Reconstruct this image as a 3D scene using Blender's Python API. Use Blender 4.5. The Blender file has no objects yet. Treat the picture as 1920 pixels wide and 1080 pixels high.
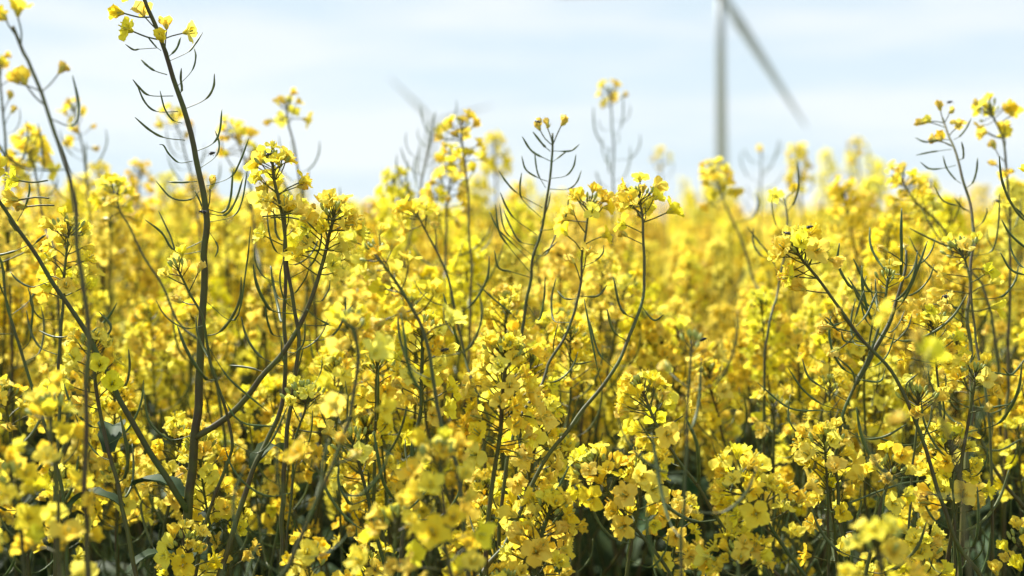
import bpy, math, random
import numpy as np
from mathutils import Vector, Matrix, noise
R = math.radians
rnd = random.Random(7)
scene = bpy.context.scene

# ------------------------------------------------------------------ camera
CAM_Z = 1.35
F_MM, SENSOR = 50.0, 36.0
FPX = F_MM / SENSOR * 1920.0
cd = bpy.data.cameras.new("camera"); cam = bpy.data.objects.new("camera", cd)
scene.collection.objects.link(cam); scene.camera = cam
cd.lens = F_MM; cd.sensor_width = SENSOR; cd.clip_start = 0.05; cd.clip_end = 9000
PITCH, ROLL = -math.atan(112 / FPX), R(-0.7)
CAM_M = Matrix.Translation((0, 0, CAM_Z)) @ Matrix.Rotation(R(90) + PITCH, 4, 'X') @ Matrix.Rotation(ROLL, 4, 'Z')
cam.matrix_world = CAM_M
cd.dof.use_dof = True; cd.dof.focus_distance = 1.06; cd.dof.aperture_fstop = 5.1; cd.dof.aperture_blades = 0

def P(px, py, d):
    """point seen at pixel (px,py) of the 1920 px photograph, d metres away along the view axis"""
    return CAM_M @ Vector(((px - 960) / FPX * d, (540 - py) / FPX * d, -d))

# ------------------------------------------------------------------ world, sun, exposure
SUN_EL, SUN_AZ = R(48), R(-44)          # azimuth measured from +Y (view direction) towards +X
w = bpy.data.worlds.new("World"); scene.world = w; w.use_nodes = True
nt = w.node_tree; nt.nodes.clear()
N = nt.nodes.new; L = nt.links.new
out = N('ShaderNodeOutputWorld'); bg = N('ShaderNodeBackground'); bg.inputs[1].default_value = 0.060
sky = N('ShaderNodeTexSky'); sky.sky_type = 'NISHITA'; sky.sun_disc = False
sky.sun_elevation = SUN_EL; sky.sun_rotation = SUN_AZ
sky.air_density = 1.0; sky.dust_density = 0.2; sky.ozone_density = 2.5
tc = N('ShaderNodeTexCoord'); mp = N('ShaderNodeMapping'); mp.inputs['Scale'].default_value = (2.0, 2.0, 13.0)
mp.inputs['Rotation'].default_value = (R(5), R(-4), 0); mp.inputs['Location'].default_value = (0.3, 0.0, 0.0)
nz = N('ShaderNodeTexNoise'); nz.inputs['Scale'].default_value = 1.7; nz.inputs['Detail'].default_value = 5; nz.inputs['Roughness'].default_value = 0.5
rp = N('ShaderNodeValToRGB'); rp.color_ramp.elements[0].position = 0.42; rp.color_ramp.elements[1].position = 0.60
rp.color_ramp.elements[0].color = (0, 0, 0, 1); rp.color_ramp.elements[1].color = (1, 1, 1, 1)
mx = N('ShaderNodeMix'); mx.data_type = 'RGBA'; mx.inputs[7].default_value = (7.9, 8.5, 8.75, 1)
L(tc.outputs['Generated'], mp.inputs[0]); L(mp.outputs[0], nz.inputs[0]); L(nz.outputs[0], rp.inputs[0])
veil = N('ShaderNodeMix'); veil.data_type = 'RGBA'; veil.inputs[6].default_value = (5.9, 7.15, 8.0, 1); veil.inputs[7].default_value = (7.7, 8.15, 8.5, 1)
L(rp.outputs[0], veil.inputs[0]); L(veil.outputs[2], mx.inputs[7]); mx.inputs[0].default_value = 0.9; L(sky.outputs[0], mx.inputs[6]); L(mx.outputs[2], bg.inputs[0]); L(bg.outputs[0], out.inputs[0])
sd = bpy.data.lights.new("sun", 'SUN'); sd.energy = 5.0; sd.angle = R(0.53); sd.color = (1.0, 0.96, 0.88)
sun = bpy.data.objects.new("sun", sd); scene.collection.objects.link(sun)
sdir = Vector((math.sin(SUN_AZ) * math.cos(SUN_EL), math.cos(SUN_AZ) * math.cos(SUN_EL), math.sin(SUN_EL)))
sun.rotation_euler = sdir.to_track_quat('Z', 'Y').to_euler(); sun.location = (-5, 3, 8)
scene.view_settings.view_transform = 'Standard'; scene.view_settings.look = 'None'
scene.view_settings.exposure = 1.0; scene.view_settings.gamma = 1.0
scene.render.engine = 'CYCLES'
scene.cycles.max_bounces = 8; scene.cycles.diffuse_bounces = 4; scene.cycles.transmission_bounces = 4
scene.cycles.glossy_bounces = 2; scene.cycles.volume_bounces = 0

# ------------------------------------------------------------------ materials
def mat(name, col, rough=0.5, trans=0.0, tcol=None, var=0.0, nscale=300, col2=None, spec=0.4, bump=0.0, objvar=0.0):
    m = bpy.data.materials.new(name); m.use_nodes = True
    t = m.node_tree; t.nodes.clear(); n = t.nodes.new; l = t.links.new
    o = n('ShaderNodeOutputMaterial'); b = n('ShaderNodeBsdfPrincipled')
    b.inputs['Roughness'].default_value = rough; b.inputs['Specular IOR Level'].default_value = spec
    tcx = n('ShaderNodeTexCoord'); ns = n('ShaderNodeTexNoise'); ns.inputs['Scale'].default_value = nscale; ns.inputs['Detail'].default_value = 3
    l(tcx.outputs['Object'], ns.inputs[0])
    mxx = n('ShaderNodeMix'); mxx.data_type = 'RGBA'
    c2 = col2 or tuple(c * (1 - var) for c in col)
    mxx.inputs[6].default_value = (*col, 1); mxx.inputs[7].default_value = (*c2, 1)
    mr = n('ShaderNodeMapRange'); mr.inputs[1].default_value = 0.38; mr.inputs[2].default_value = 0.66
    l(ns.outputs[0], mr.inputs[0]); l(mr.outputs[0], mxx.inputs[0])
    csrc = mxx.outputs[2]
    if objvar:
        oi = n('ShaderNodeObjectInfo'); hs = n('ShaderNodeHueSaturation')
        m1 = n('ShaderNodeMapRange'); m1.inputs[3].default_value = 0.5 - objvar * 0.06; m1.inputs[4].default_value = 0.5 + objvar * 0.045
        m2 = n('ShaderNodeMath'); m2.operation = 'MULTIPLY_ADD'; m2.inputs[1].default_value = -0.35 * objvar; m2.inputs[2].default_value = 1.0
        mm = n('ShaderNodeMath'); mm.operation = 'FRACT'; m7 = n('ShaderNodeMath'); m7.operation = 'MULTIPLY'; m7.inputs[1].default_value = 7.3
        l(oi.outputs['Random'], m1.inputs[0]); l(oi.outputs['Random'], m7.inputs[0]); l(m7.outputs[0], mm.inputs[0]); l(mm.outputs[0], m2.inputs[0])
        l(m1.outputs[0], hs.inputs['Hue']); l(m2.outputs[0], hs.inputs['Value'] if trans == 0 else hs.inputs['Saturation']); l(csrc, hs.inputs['Color'])
        csrc = hs.outputs[0]
    l(csrc, b.inputs['Base Color'])
    if bump:
        bp = n('ShaderNodeBump'); bp.inputs['Strength'].default_value = bump; bp.inputs['Distance'].default_value = 0.001
        l(ns.outputs[0], bp.inputs['Height']); l(bp.outputs[0], b.inputs['Normal'])
    if trans > 0:
        tr = n('ShaderNodeBsdfTranslucent'); ms = n('ShaderNodeMixShader'); ms.inputs[0].default_value = trans
        if tcol: tr.inputs[0].default_value = (*tcol, 1)
        else: l(csrc, tr.inputs[0])
        l(b.outputs[0], ms.inputs[1]); l(tr.outputs[0], ms.inputs[2]); l(ms.outputs[0], o.inputs[0])
    else:
        l(b.outputs[0], o.inputs[0])
    return m

M_PETAL = mat('petal_yellow', (0.97, 0.835, 0.045), 0.55, 0.52, None, 0, 260, (0.95, 0.785, 0.03), 0.1, 0.25, objvar=0.35)
M_WILT = mat('petal_fading', (0.93, 0.76, 0.15), 0.6, 0.45, None, 0, 400, (0.85, 0.60, 0.09), 0.3, 0.3)
M_STEM = mat('stem_green', (0.080, 0.105, 0.026), 0.5, 0, None, 0, 45, (0.075, 0.062, 0.026), 0.22, 0.15, objvar=0.6)
M_POD = mat('pod_green', (0.10, 0.145, 0.035), 0.45, 0.06, None, 0, 120, (0.06, 0.09, 0.022), 0.3, 0.1, objvar=0.5)
M_BUD = mat('bud_green', (0.42, 0.46, 0.10), 0.5, 0.15, None, 0, 500, (0.28, 0.34, 0.07), 0.4)
M_SEPAL = mat('sepal_green', (0.62, 0.55, 0.08), 0.5, 0.25, None, 0, 500, (0.42, 0.42, 0.08), 0.4)
M_LEAF = mat('leaf_green', (0.05, 0.085, 0.03), 0.6, 0.15, None, 0, 40, (0.03, 0.06, 0.022), 0.1, 0.3, objvar=0.5)
M_BLACK = mat('insect_black', (0.012, 0.011, 0.010), 0.25, 0, None, 0.3, 900, None, 0.6)
M_WING = mat('insect_wing', (0.10, 0.09, 0.08), 0.2, 0.5, None, 0.2, 900, None, 0.6)
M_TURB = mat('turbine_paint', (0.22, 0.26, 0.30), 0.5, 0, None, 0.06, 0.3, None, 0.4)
M_SOIL = mat('soil', (0.05, 0.04, 0.026), 0.9, 0, None, 0, 3, (0.028, 0.03, 0.016), 0.2, 0.6)
PLANT_MATS = [M_PETAL, M_STEM, M_POD, M_BUD, M_SEPAL, M_LEAF, M_WILT]
PE, ST, PO, BU, SE, LE, WI = range(7)

# ------------------------------------------------------------------ mesh helpers (numpy)
class MB:
    def __init__(s): s.v = []; s.f = []; s.m = []; s.n = 0
    def add(s, V, F, m):
        V = np.asarray(V, float).reshape(-1, 3); s.v.append(V); o = s.n
        s.f += [tuple(i + o for i in f) for f in F]
        s.m += (list(m) if isinstance(m, (list, tuple)) else [m] * len(F)); s.n += len(V)
    def merge(s, other, M=None):
        V = np.concatenate(other.v)
        if M is not None:
            A = np.array(M); V = V @ A[:3, :3].T + A[:3, 3]
        s.add(V, other.f, other.m)
    def mesh(s, name, mats=None):
        me = bpy.data.meshes.new(name)
        if s.v:
            me.from_pydata(np.concatenate(s.v).tolist(), [], s.f)
            used = sorted(set(s.m)); mats = mats or PLANT_MATS
            for u in used: me.materials.append(mats[u])
            rem = {u: i for i, u in enumerate(used)}
            me.polygons.foreach_set('material_index', [rem[i] for i in s.m])
            me.polygons.foreach_set('use_smooth', [True] * len(s.f)); me.update()
        return me

def link(name, me, parent=None, M=None):
    o = bpy.data.objects.new(name, me); scene.collection.objects.link(o)
    if parent: o.parent = parent
    if M is not None: o.matrix_local = M
    return o

def catmull(pts, n=5):
    pts = [Vector(p) for p in pts]
    if len(pts) < 3: return [pts[0].lerp(pts[-1], i / n) for i in range(n + 1)]
    ext = [pts[0] * 2 - pts[1]] + pts + [pts[-1] * 2 - pts[-2]]
    o = []
    for i in range(1, len(ext) - 2):
        a, b, c, d = ext[i - 1:i + 3]
        for k in range(n):
            t = k / n
            o.append(0.5 * ((2 * b) + (c - a) * t + (2 * a - 5 * b + 4 * c - d) * t * t + (3 * b - a - 3 * c + d) * t ** 3))
    return o + [pts[-1]]

def tube(mb, pts, radii, sides, m, cap=True):
    pts = [Vector(p) for p in pts]; n = len(pts)
    if not hasattr(radii, '__len__'): radii = [radii] * n
    t0 = (pts[1] - pts[0]).normalized()
    up = t0.orthogonal().normalized(); V = []
    for i, p in enumerate(pts):
        t = (pts[min(i + 1, n - 1)] - pts[max(i - 1, 0)])
        if t.length < 1e-9: t = t0
        t = t.normalized(); up = (up - t * up.dot(t))
        up = up.normalized() if up.length > 1e-6 else t.orthogonal().normalized()
        s = t.cross(up)
        for k in range(sides):
            a = 2 * math.pi * k / sides
            V.append(p + (up * math.cos(a) + s * math.sin(a)) * radii[i])
    F = [(i * sides + k, i * sides + (k + 1) % sides, (i + 1) * sides + (k + 1) % sides, (i + 1) * sides + k)
         for i in range(n - 1) for k in range(sides)]
    if cap: F += [tuple(range(sides))[::-1], tuple((n - 1) * sides + k for k in range(sides))]
    mb.add([tuple(v) for v in V], F, m)

def ellipsoid(mb, M, rx, ry, rz, m, seg=6, rings=4):
    V = []; F = []
    for i in range(rings + 1):
        th = math.pi * i / rings
        for k in range(seg):
            a = 2 * math.pi * k / seg
            V.append(M @ Vector((rx * math.sin(th) * math.cos(a), ry * math.sin(th) * math.sin(a), -rz * math.cos(th))))
    for i in range(rings):
        for k in range(seg):
            F.append((i * seg + k, i * seg + (k + 1) % seg, (i + 1) * seg + (k + 1) % seg, (i + 1) * seg + k))
    mb.add([tuple(v) for v in V], F, m)

def frame(p, d, roll=0.0):
    q = Vector(d).to_track_quat('Z', 'X')
    return Matrix.Translation(p) @ q.to_matrix().to_4x4() @ Matrix.Rotation(roll, 4, 'Z')

# ------------------------------------------------------------------ rapeseed organs
def petal(mb, M, L_=0.0135, W=0.0042, open_=80, rows=(0, .3, .45, .62, .82, 1), cols=4, rng=rnd, m=PE, crumple=0.0):
    """claw then rounded limb bending outwards; local +Z is the flower's axis, the petal leans to +X"""
    V = []; x = z = 0.0; ps = 0; bend = R(rng.uniform(-10, 12)); cup = rng.uniform(-.0010, .0020); tw = rng.uniform(-.6, .6)
    ph = rng.uniform(0, 6)
    for s in rows:
        ds = (s - ps) * L_; ps = s
        k = min(max((s - .25) / .35, 0), 1); k = k * k * (3 - 2 * k)
        a = R(7) + (R(open_) - R(7)) * k + bend * max(0, s - .6) * 2.5
        x += math.sin(a) * ds; z += math.cos(a) * ds
        if s < .3: wd = 0.0007 + 0.0006 * s / .3
        else:
            q = (s - .3) / .7; wd = 0.0012 + (W - 0.0012) * math.sin(math.pi * min(q * .78 + .06, 1)) ** .7
            if q > .8: wd *= 1 - (q - .8) * 1.6
        for c in range(cols + 1):
            v = -1 + 2 * c / cols
            nxo = cup * v * v * k + 0.0007 * math.sin(ph + v * 4 + s * 5) * k * (1 + 2.5 * crumple)
            back = -v * v * 0.0016 * (1 if s > .9 else .4 * k)
            yy = v * wd; zt = tw * v * wd * k * .5
            V.append(M @ Vector((x + math.sin(a) * back - math.cos(a) * (nxo + zt), yy, z + math.cos(a) * back + math.sin(a) * (nxo + zt))))
    nc = cols + 1
    F = [(i * nc + c, i * nc + c + 1, (i + 1) * nc + c + 1, (i + 1) * nc + c) for i in range(len(rows) - 1) for c in range(cols)]
    mb.add([tuple(v) for v in V], F, m)

PED = 0.017
def make_flower(rng, kind='open', detail=2, ped=PED):
    """pedicel from the origin along +Z, then calyx, four petals, stamens"""
    mb = MB()
    top = Vector((rng.uniform(-.002, .002), rng.uniform(-.002, .002), ped))
    sides = 5 if detail == 2 else 3
    tube(mb, catmull([(0, 0, 0), (rng.uniform(-.0015, .0015), rng.uniform(-.0015, .0015), ped * .5), top], 2), 0.0005 if detail else 0.0006, sides, ST, False)
    tip = Matrix.Rotation(R(rng.uniform(-25, 25)), 4, 'X') @ Matrix.Rotation(R(rng.uniform(-25, 25)), 4, 'Y')
    B = Matrix.Translation(top) @ tip
    rows = {2: (0, .3, .45, .62, .82, 1), 1: (0, .32, .6, 1), 0: (.2, .55, 1)}[detail]; cols = {2: 4, 1: 2, 0: 1}[detail]
    op = {'open': rng.uniform(62, 98), 'half': rng.uniform(22, 48), 'wilt': rng.uniform(5, 40)}[kind]
    m = WI if kind == 'wilt' else PE
    base = rng.uniform(0, 360); sc = rng.uniform(.9, 1.08) * (.85 if kind == 'wilt' else 1)
    if detail == 0: sc *= 1.1
    offs = (0, 80, 180, 260)
    for k in range(4):
        if kind == 'wilt' and rng.random() < .25: continue
        Mk = B @ Matrix.Rotation(R(base + offs[k] + rng.uniform(-10, 10)), 4, 'Z') @ Matrix.Translation((0.0008, 0, 0))
        petal(mb, Mk, 0.0119 * sc * rng.uniform(.88, 1.1), (0.0042 if kind != 'wilt' else 0.0026) * sc * rng.uniform(.9, 1.1), op + rng.uniform(-18, 18), rows, cols, rng, m, 1.0 if kind == 'wilt' else 0.15)
    if detail:
        for k in range(4):
            a = R(base + 45 + 90 * k); c, s = math.cos(a), math.sin(a); t = Vector((-s, c, 0))
            r1, h = 0.0019, 0.0062; V = []
            for (zz, rr, ww) in ((0, .0006, .0006), (h * .45, r1, .0011), (h, r1 * (1.1 if kind != 'open' else 1.5), .0003)):
                for q in (-1, 1): V.append(B @ (Vector((c, s, 0)) * rr + t * q * ww + Vector((0, 0, zz))))
            mb.add([tuple(v) for v in V], [(0, 1, 3, 2), (2, 3, 5, 4)], SE)
        tube(mb, [B @ Vector((0, 0, 0.001)), B @ Vector((0, 0, 0.0085))], [.0006, .0005], 4, BU)
    if detail == 2 and kind != 'wilt':
        for k in range(6):
            a = R(60 * k + base); rr = .0016 + .0012 * (op / 90)
            e = Vector((math.cos(a) * rr, math.sin(a) * rr, 0.0082 if k % 3 else .0066))
            tube(mb, [B @ Vector((math.cos(a) * .0006, math.sin(a) * .0006, .001)), B @ e], .00018, 3, PE, False)
            ellipsoid(mb, B @ Matrix.Translation(e), .0005, .0005, .0011, PE, 4, 3)
    return mb

def make_buds(rng, n=14, detail=1, spread=1.0):
    mb = MB()
    for k in range(n):
        a = k * 2.4; q = (k + .5) / n; th = R(8 + 62 * q) ; ln = (0.004 + 0.009 * q) * spread
        d = Vector((math.sin(th) * math.cos(a), math.sin(th) * math.sin(a), math.cos(th)))
        p0 = Vector((0, 0, -0.010 * q)); p1 = p0 + d * ln
        tube(mb, [p0, p1], .00045, 3, ST, False)
        d2 = (d + Vector((0, 0, .7))).normalized(); h = .0022 + .0013 * q
        ellipsoid(mb, frame(p1 + d2 * h * .8, d2), h * .42, h * .42, h, BU if q < .85 or rng.random() < .5 else PE, 6 if detail else 4, 4 if detail else 3)
    return mb

def pod_tube(mb, pts, r=.00095, sides=6, ped_frac=.34, beak=True):
    """a slender siliqua: thin pedicel, thicker pod that tapers to a beak"""
    P_ = catmull(pts, 5); n = len(P_)
    ln = [0]
    for i in range(1, n): ln.append(ln[-1] + (P_[i] - P_[i - 1]).length)
    T = ln[-1] or 1; rad = []
    for x in ln:
        t = x / T
        if t < ped_frac: rad.append(r * .44)
        elif t < ped_frac + .03: rad.append(r * 1.15)
        elif t < .84: rad.append(r)
        else: rad.append(r * (1 - (t - .84) / .16 * .62))
    tube(mb, P_, [q * (1.1 + .1 * math.sin(i * 1.9)) if ped_frac < ln[i] / T < .84 else q for i, q in enumerate(rad)], sides, PO)

def make_pod(rng, sides=6):
    """local: leaves the stem along +X, curls up towards +Z"""
    mb = MB(); pl = rng.uniform(.013, .022); L_ = rng.uniform(.03, .056); a = R(rng.uniform(-5, 25)); e = R(rng.uniform(58, 92))
    pts = [Vector((0, 0, 0)), Vector((math.cos(a) * pl, rng.uniform(-.002, .002), math.sin(a) * pl))]
    for k in range(1, 4):
        b = a + (e - a) * (k / 3) ** .75; pts.append(pts[-1] + Vector((math.cos(b), rng.uniform(-.12, .12), math.sin(b))) * L_ / 3)
    pod_tube(mb, pts, rng.uniform(.0007, .00098), sides, pl / (pl + L_)); return mb

def make_leaf(rng, L_=0.11, W=0.018):
    mb = MB(); V = []; n = 9; x = z = 0; bend = R(rng.uniform(60, 130)); a0 = R(rng.uniform(35, 65)); ph = rng.uniform(0, 6)
    for i in range(n + 1):
        t = i / n; a = a0 - bend * t ** 1.5
        if i: x += math.cos(a) * L_ / n; z += math.sin(a) * L_ / n
        wd = W * (math.sin(math.pi * (t * .86 + .1)) ** .7) * (1 + .12 * math.sin(ph + t * 23))
        for v in (-1, -.5, 0, .5, 1):
            lift = abs(v) * wd * .45 + .0015 * math.sin(ph + t * 14 + v * 3) * abs(v)
            V.append((x - math.sin(a) * lift, v * wd, z + math.cos(a) * lift))
    F = [(i * 5 + c, i * 5 + c + 1, (i + 1) * 5 + c + 1, (i + 1) * 5 + c) for i in range(n) for c in range(4)]
    mb.add(V, F, LE); return mb

vr = random.Random(3)
FL_OPEN = [make_flower(vr, 'open') for _ in range(10)]; FL_HALF = [make_flower(vr, 'half') for _ in range(5)]; FL_WILT = [make_flower(vr, 'wilt') for _ in range(5)]
ME_OPEN = [f.mesh('flower') for f in FL_OPEN]; ME_HALF = [f.mesh('flower') for f in FL_HALF]; ME_WILT = [f.mesh('flower') for f in FL_WILT]
ME_POD = [make_pod(vr).mesh('pod') for _ in range(14)]
ME_BUDS = [make_buds(vr, n, 1, s).mesh('bud_cluster') for n, s in ((10, .9), (14, 1), (18, 1.1), (22, 1.25))]
ME_LEAF = [make_leaf(vr, vr.uniform(.08, .15), vr.uniform(.01, .022)).mesh('leaf') for _ in range(6)]
MID = {k: [make_flower(vr, k, 1) for _ in range(6)] for k in ('open', 'half', 'wilt')}
MIDPOD = [make_pod(vr, 4) for _ in range(8)]
LOW = {k: [make_flower(vr, k, 0) for _ in range(5)] for k in ('open', 'half', 'wilt')}
LOWPOD = [make_pod(vr, 3) for _ in range(4)]

def along(pts):
    ln = [0.0]
    for i in range(1, len(pts)): ln.append(ln[-1] + (pts[i] - pts[i - 1]).length)
    def at(s):
        s = min(max(s, 0), ln[-1]); i = 1
        while i < len(ln) - 1 and ln[i] < s: i += 1
        t = (s - ln[i - 1]) / max(ln[i] - ln[i - 1], 1e-9)
        return pts[i - 1].lerp(pts[i], t), (pts[i - 1] - pts[i]).normalized()      # pts run top -> bottom; axis points up
    return at, ln[-1]

def flower_xf(at, rng, n, zone, top=0.0):
    """positions and directions of n flowers, spiralling down from the top of a raceme"""
    res = []; a = rng.uniform(0, 6)
    for k in range(n):
        q = (k + rng.random() * .6) / n; s = top + zone * q ** 1.25
        p, ax = at(s); a += 2.4 + rng.uniform(-.3, .3)
        th = R(32 + 46 * q + rng.uniform(-12, 12)); o = ax.orthogonal().normalized(); o2 = ax.cross(o)
        d = ax * math.cos(th) + (o * math.cos(a) + o2 * math.sin(a)) * math.sin(th)
        sc = rng.uniform(.82, 1.12) * (.86 + .25 * q)
        res.append((frame(p, d, rng.uniform(0, 6.28)) @ Matrix.Scale(sc, 4), q))
    return res

def pod_xf(at, rng, n, s0, s1):
    res = []; a = rng.uniform(0, 6)
    for k in range(n):
        s = s0 + (s1 - s0) * (k + rng.random() * .5) / max(n, 1); p, ax = at(s); a += 2.4 + rng.uniform(-.4, .4)
        x = Vector((math.cos(a), math.sin(a), 0)); z = (ax + Vector((0, 0, .8))).normalized(); x = (x - z * x.dot(z)).normalized(); y = z.cross(x)
        sc = rng.uniform(.6, 1.3)
        M = Matrix(((x.x * sc, y.x * sc, z.x * sc, p.x), (x.y * sc, y.y * sc, z.y * sc, p.y), (x.z * sc, y.z * sc, z.z * sc, p.z), (0, 0, 0, 1)))
        res.append(M)
    return res

def taper(pts, r0, r1, T=None):
    ln = [0.0]
    for i in range(1, len(pts)): ln.append(ln[-1] + (pts[i] - pts[i - 1]).length)
    T = T or ln[-1]
    return [r0 + (r1 - r0) * min(x / T, 1) for x in ln]

def stem_pts(pts):
    """gentle kinks on a smooth stem"""
    o = catmull(pts, 5)
    return [p + Vector((noise.noise(p * 38) * .002, noise.noise(p * 38 + Vector((9, 9, 9))) * .002, 0)) for p in o]

# ------------------------------------------------------------------ a close plant: every flower, pod, leaf its own object
def raceme(root, org, pts, r0, r1, nf=14, zone=.07, np_=10, pod0=None, pod1=None, buds=2, wilt=.12, rng=rnd, name='side_stem', sides=8, nl=0, fscale=1):
    """pts: world points from tip to base"""
    loc = [Vector(p) - org for p in pts]; S = stem_pts(loc)
    mb = MB(); T = sum((S[i + 1] - S[i]).length for i in range(len(S) - 1))
    tube(mb, S, taper(S, r0, r1, min(T, .6)), sides, ST); st = link(name, mb.mesh(name), root)
    at, T = along(S)
    if buds is not None:
        p, ax = at(0.0); link('bud_cluster', ME_BUDS[buds], root, frame(p, ax, rng.uniform(0, 6)))
    for M, q in flower_xf(at, rng, nf, zone, .004):
        u = rng.random()
        me = rng.choice(ME_WILT if u < wilt * (1.5 if q > .6 else .4) else ME_HALF if (u < .5 and q < .5) or u < .32 else ME_OPEN)
        link('flower', me, root, M @ Matrix.Scale(fscale, 4))
    if np_:
        p0 = pod0 if pod0 is not None else zone + .01; p1 = pod1 if pod1 is not None else min(T * .6, zone + .012 * np_ + .02)
        for M in pod_xf(at, rng, np_, p0, p1): link('pod', rng.choice(ME_POD), root, M)
    for k in range(nl):
        p, ax = at(T * rng.uniform(.45, .95))
        link('leaf', rng.choice(ME_LEAF), root, Matrix.Translation(p) @ Matrix.Rotation(rng.uniform(0, 6.28), 4, 'Z') @ Matrix.Scale(rng.uniform(.7, 1.2), 4))
    return st, at, S

def to_ground(pts, lean=.25):
    a, b = pts[-2], pts[-1]; d = (b - a).normalized(); h = b.z
    if d.z > -.3: d = Vector((d.x * .5, d.y * .5, -.8)).normalized()
    mid = b + Vector((d.x * lean, d.y * lean, 0)) * h * .4 + Vector((0, 0, -h * .5)); g = Vector((mid.x + d.x * .06, mid.y + d.y * .06, -.01))
    return list(pts) + [b + d * min(.12, h * .15), mid, g]

GROUP = 'rapeseed plants of the field'
def new_plant(base, label, group=GROUP):
    r = bpy.data.objects.new('rapeseed_plant', None); scene.collection.objects.link(r)
    r.location = base; r.empty_display_size = .05
    r['label'] = label; r['category'] = 'rapeseed'; r['group'] = group
    return r

def traced(label, px, d, d2=None, r0=.0012, r1=.0035, pods=(), flowers=(), sides=(), leaves=(), group='rapeseed plants that stand out in the field', ground=True, **kw):
    """a plant along a line of the photo, tip first; it runs from depth d (tip) to d2 and on to the soil"""
    if not label.startswith('tallest '): r0 *= .82; r1 *= .76
    d2 = d2 or d + .04; n = len(px); rng = random.Random(hash(px[0]) % 9999)
    W = [P(x, y, d + (d2 - d) * i / (n - 1)) for i, (x, y) in enumerate(px)]
    full = to_ground(W); base = full[-1].copy(); base.z = 0
    root = new_plant(base, label, group)
    st, at, S = raceme(root, base, full, r0, r1, rng=rng, name='stem', sides=10, **kw)
    def depth_at(x, y):
        return min(range(n), key=lambda i: (px[i][0] - x) ** 2 + (px[i][1] - y) ** 2)
    def add_pod(pl):
        i = depth_at(*pl[0]); dd = d + (d2 - d) * i / (n - 1); off = rng.uniform(-.018, .018)
        q = [P(x, y, dd + off * k / (len(pl) - 1)) - base for k, (x, y) in enumerate(pl)]
        mb = MB(); tl = sum((q[i + 1] - q[i]).length for i in range(len(q) - 1)); pod_tube(mb, q, rng.uniform(.00062, .0009), 6, min(.55, (q[1] - q[0]).length / tl) if len(q) > 3 else .3); link('pod', mb.mesh('pod'), root)
    def add_flower(x, y, kind='open'):
        i = depth_at(x, y); dd = d + (d2 - d) * i / (n - 1); tgt = P(x, y, dd + rng.uniform(-.008, .008)) - base
        best = min(S, key=lambda p: abs((p - tgt).length - .021) + (0.01 if p.z > tgt.z else 0))
        v = tgt - best; sc = min(max(v.length / .021, .85), 1.3)
        me = rng.choice({'open': ME_OPEN, 'half': ME_HALF, 'wilt': ME_WILT}[kind])
        o = tgt - v.normalized() * .021 * sc
        link('flower', me, root, frame(o, v, rng.uniform(0, 6)) @ Matrix.Scale(sc, 4))
    for pl in pods: add_pod(pl)
    for f in flowers: add_flower(*f)
    for sd_ in sides:
        sd_ = dict(sd_); q = sd_.pop('px'); da = sd_.pop('d', d); db = sd_.pop('d2', d + .03); sp = sd_.pop('pods', ()); sf = sd_.pop('flowers', ())
        Wb = [P(x, y, da + (db - da) * i / (len(q) - 1)) for i, (x, y) in enumerate(q)]
        # run the foot of the branch into the main stem
        j = min(S, key=lambda p: (p + base - Wb[-1]).length)
        if (j + base - Wb[-1]).length < .06: Wb[-1] = j + base
        else: Wb.append(min(S, key=lambda p: abs((Wb[-1] - p - base).length - .15) + max(0, (p + base).z - Wb[-1].z + .08) * 3) + base)
        raceme(root, base, Wb, sd_.pop('r0', .001), sd_.pop('r1', .0022), rng=rng, **sd_)
        for pl in sp: add_pod(pl)
        for f in sf: add_flower(*f)
    for (x, y, dd, rz, sc, k) in leaves:
        tgt = P(x, y, dd) - base; p = min(S, key=lambda p: (p - tgt).length)
        link('leaf', ME_LEAF[k], root, Matrix.Translation(p) @ Matrix.Rotation(R(rz), 4, 'Z') @ Matrix.Scale(sc, 4))
    return root

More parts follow.
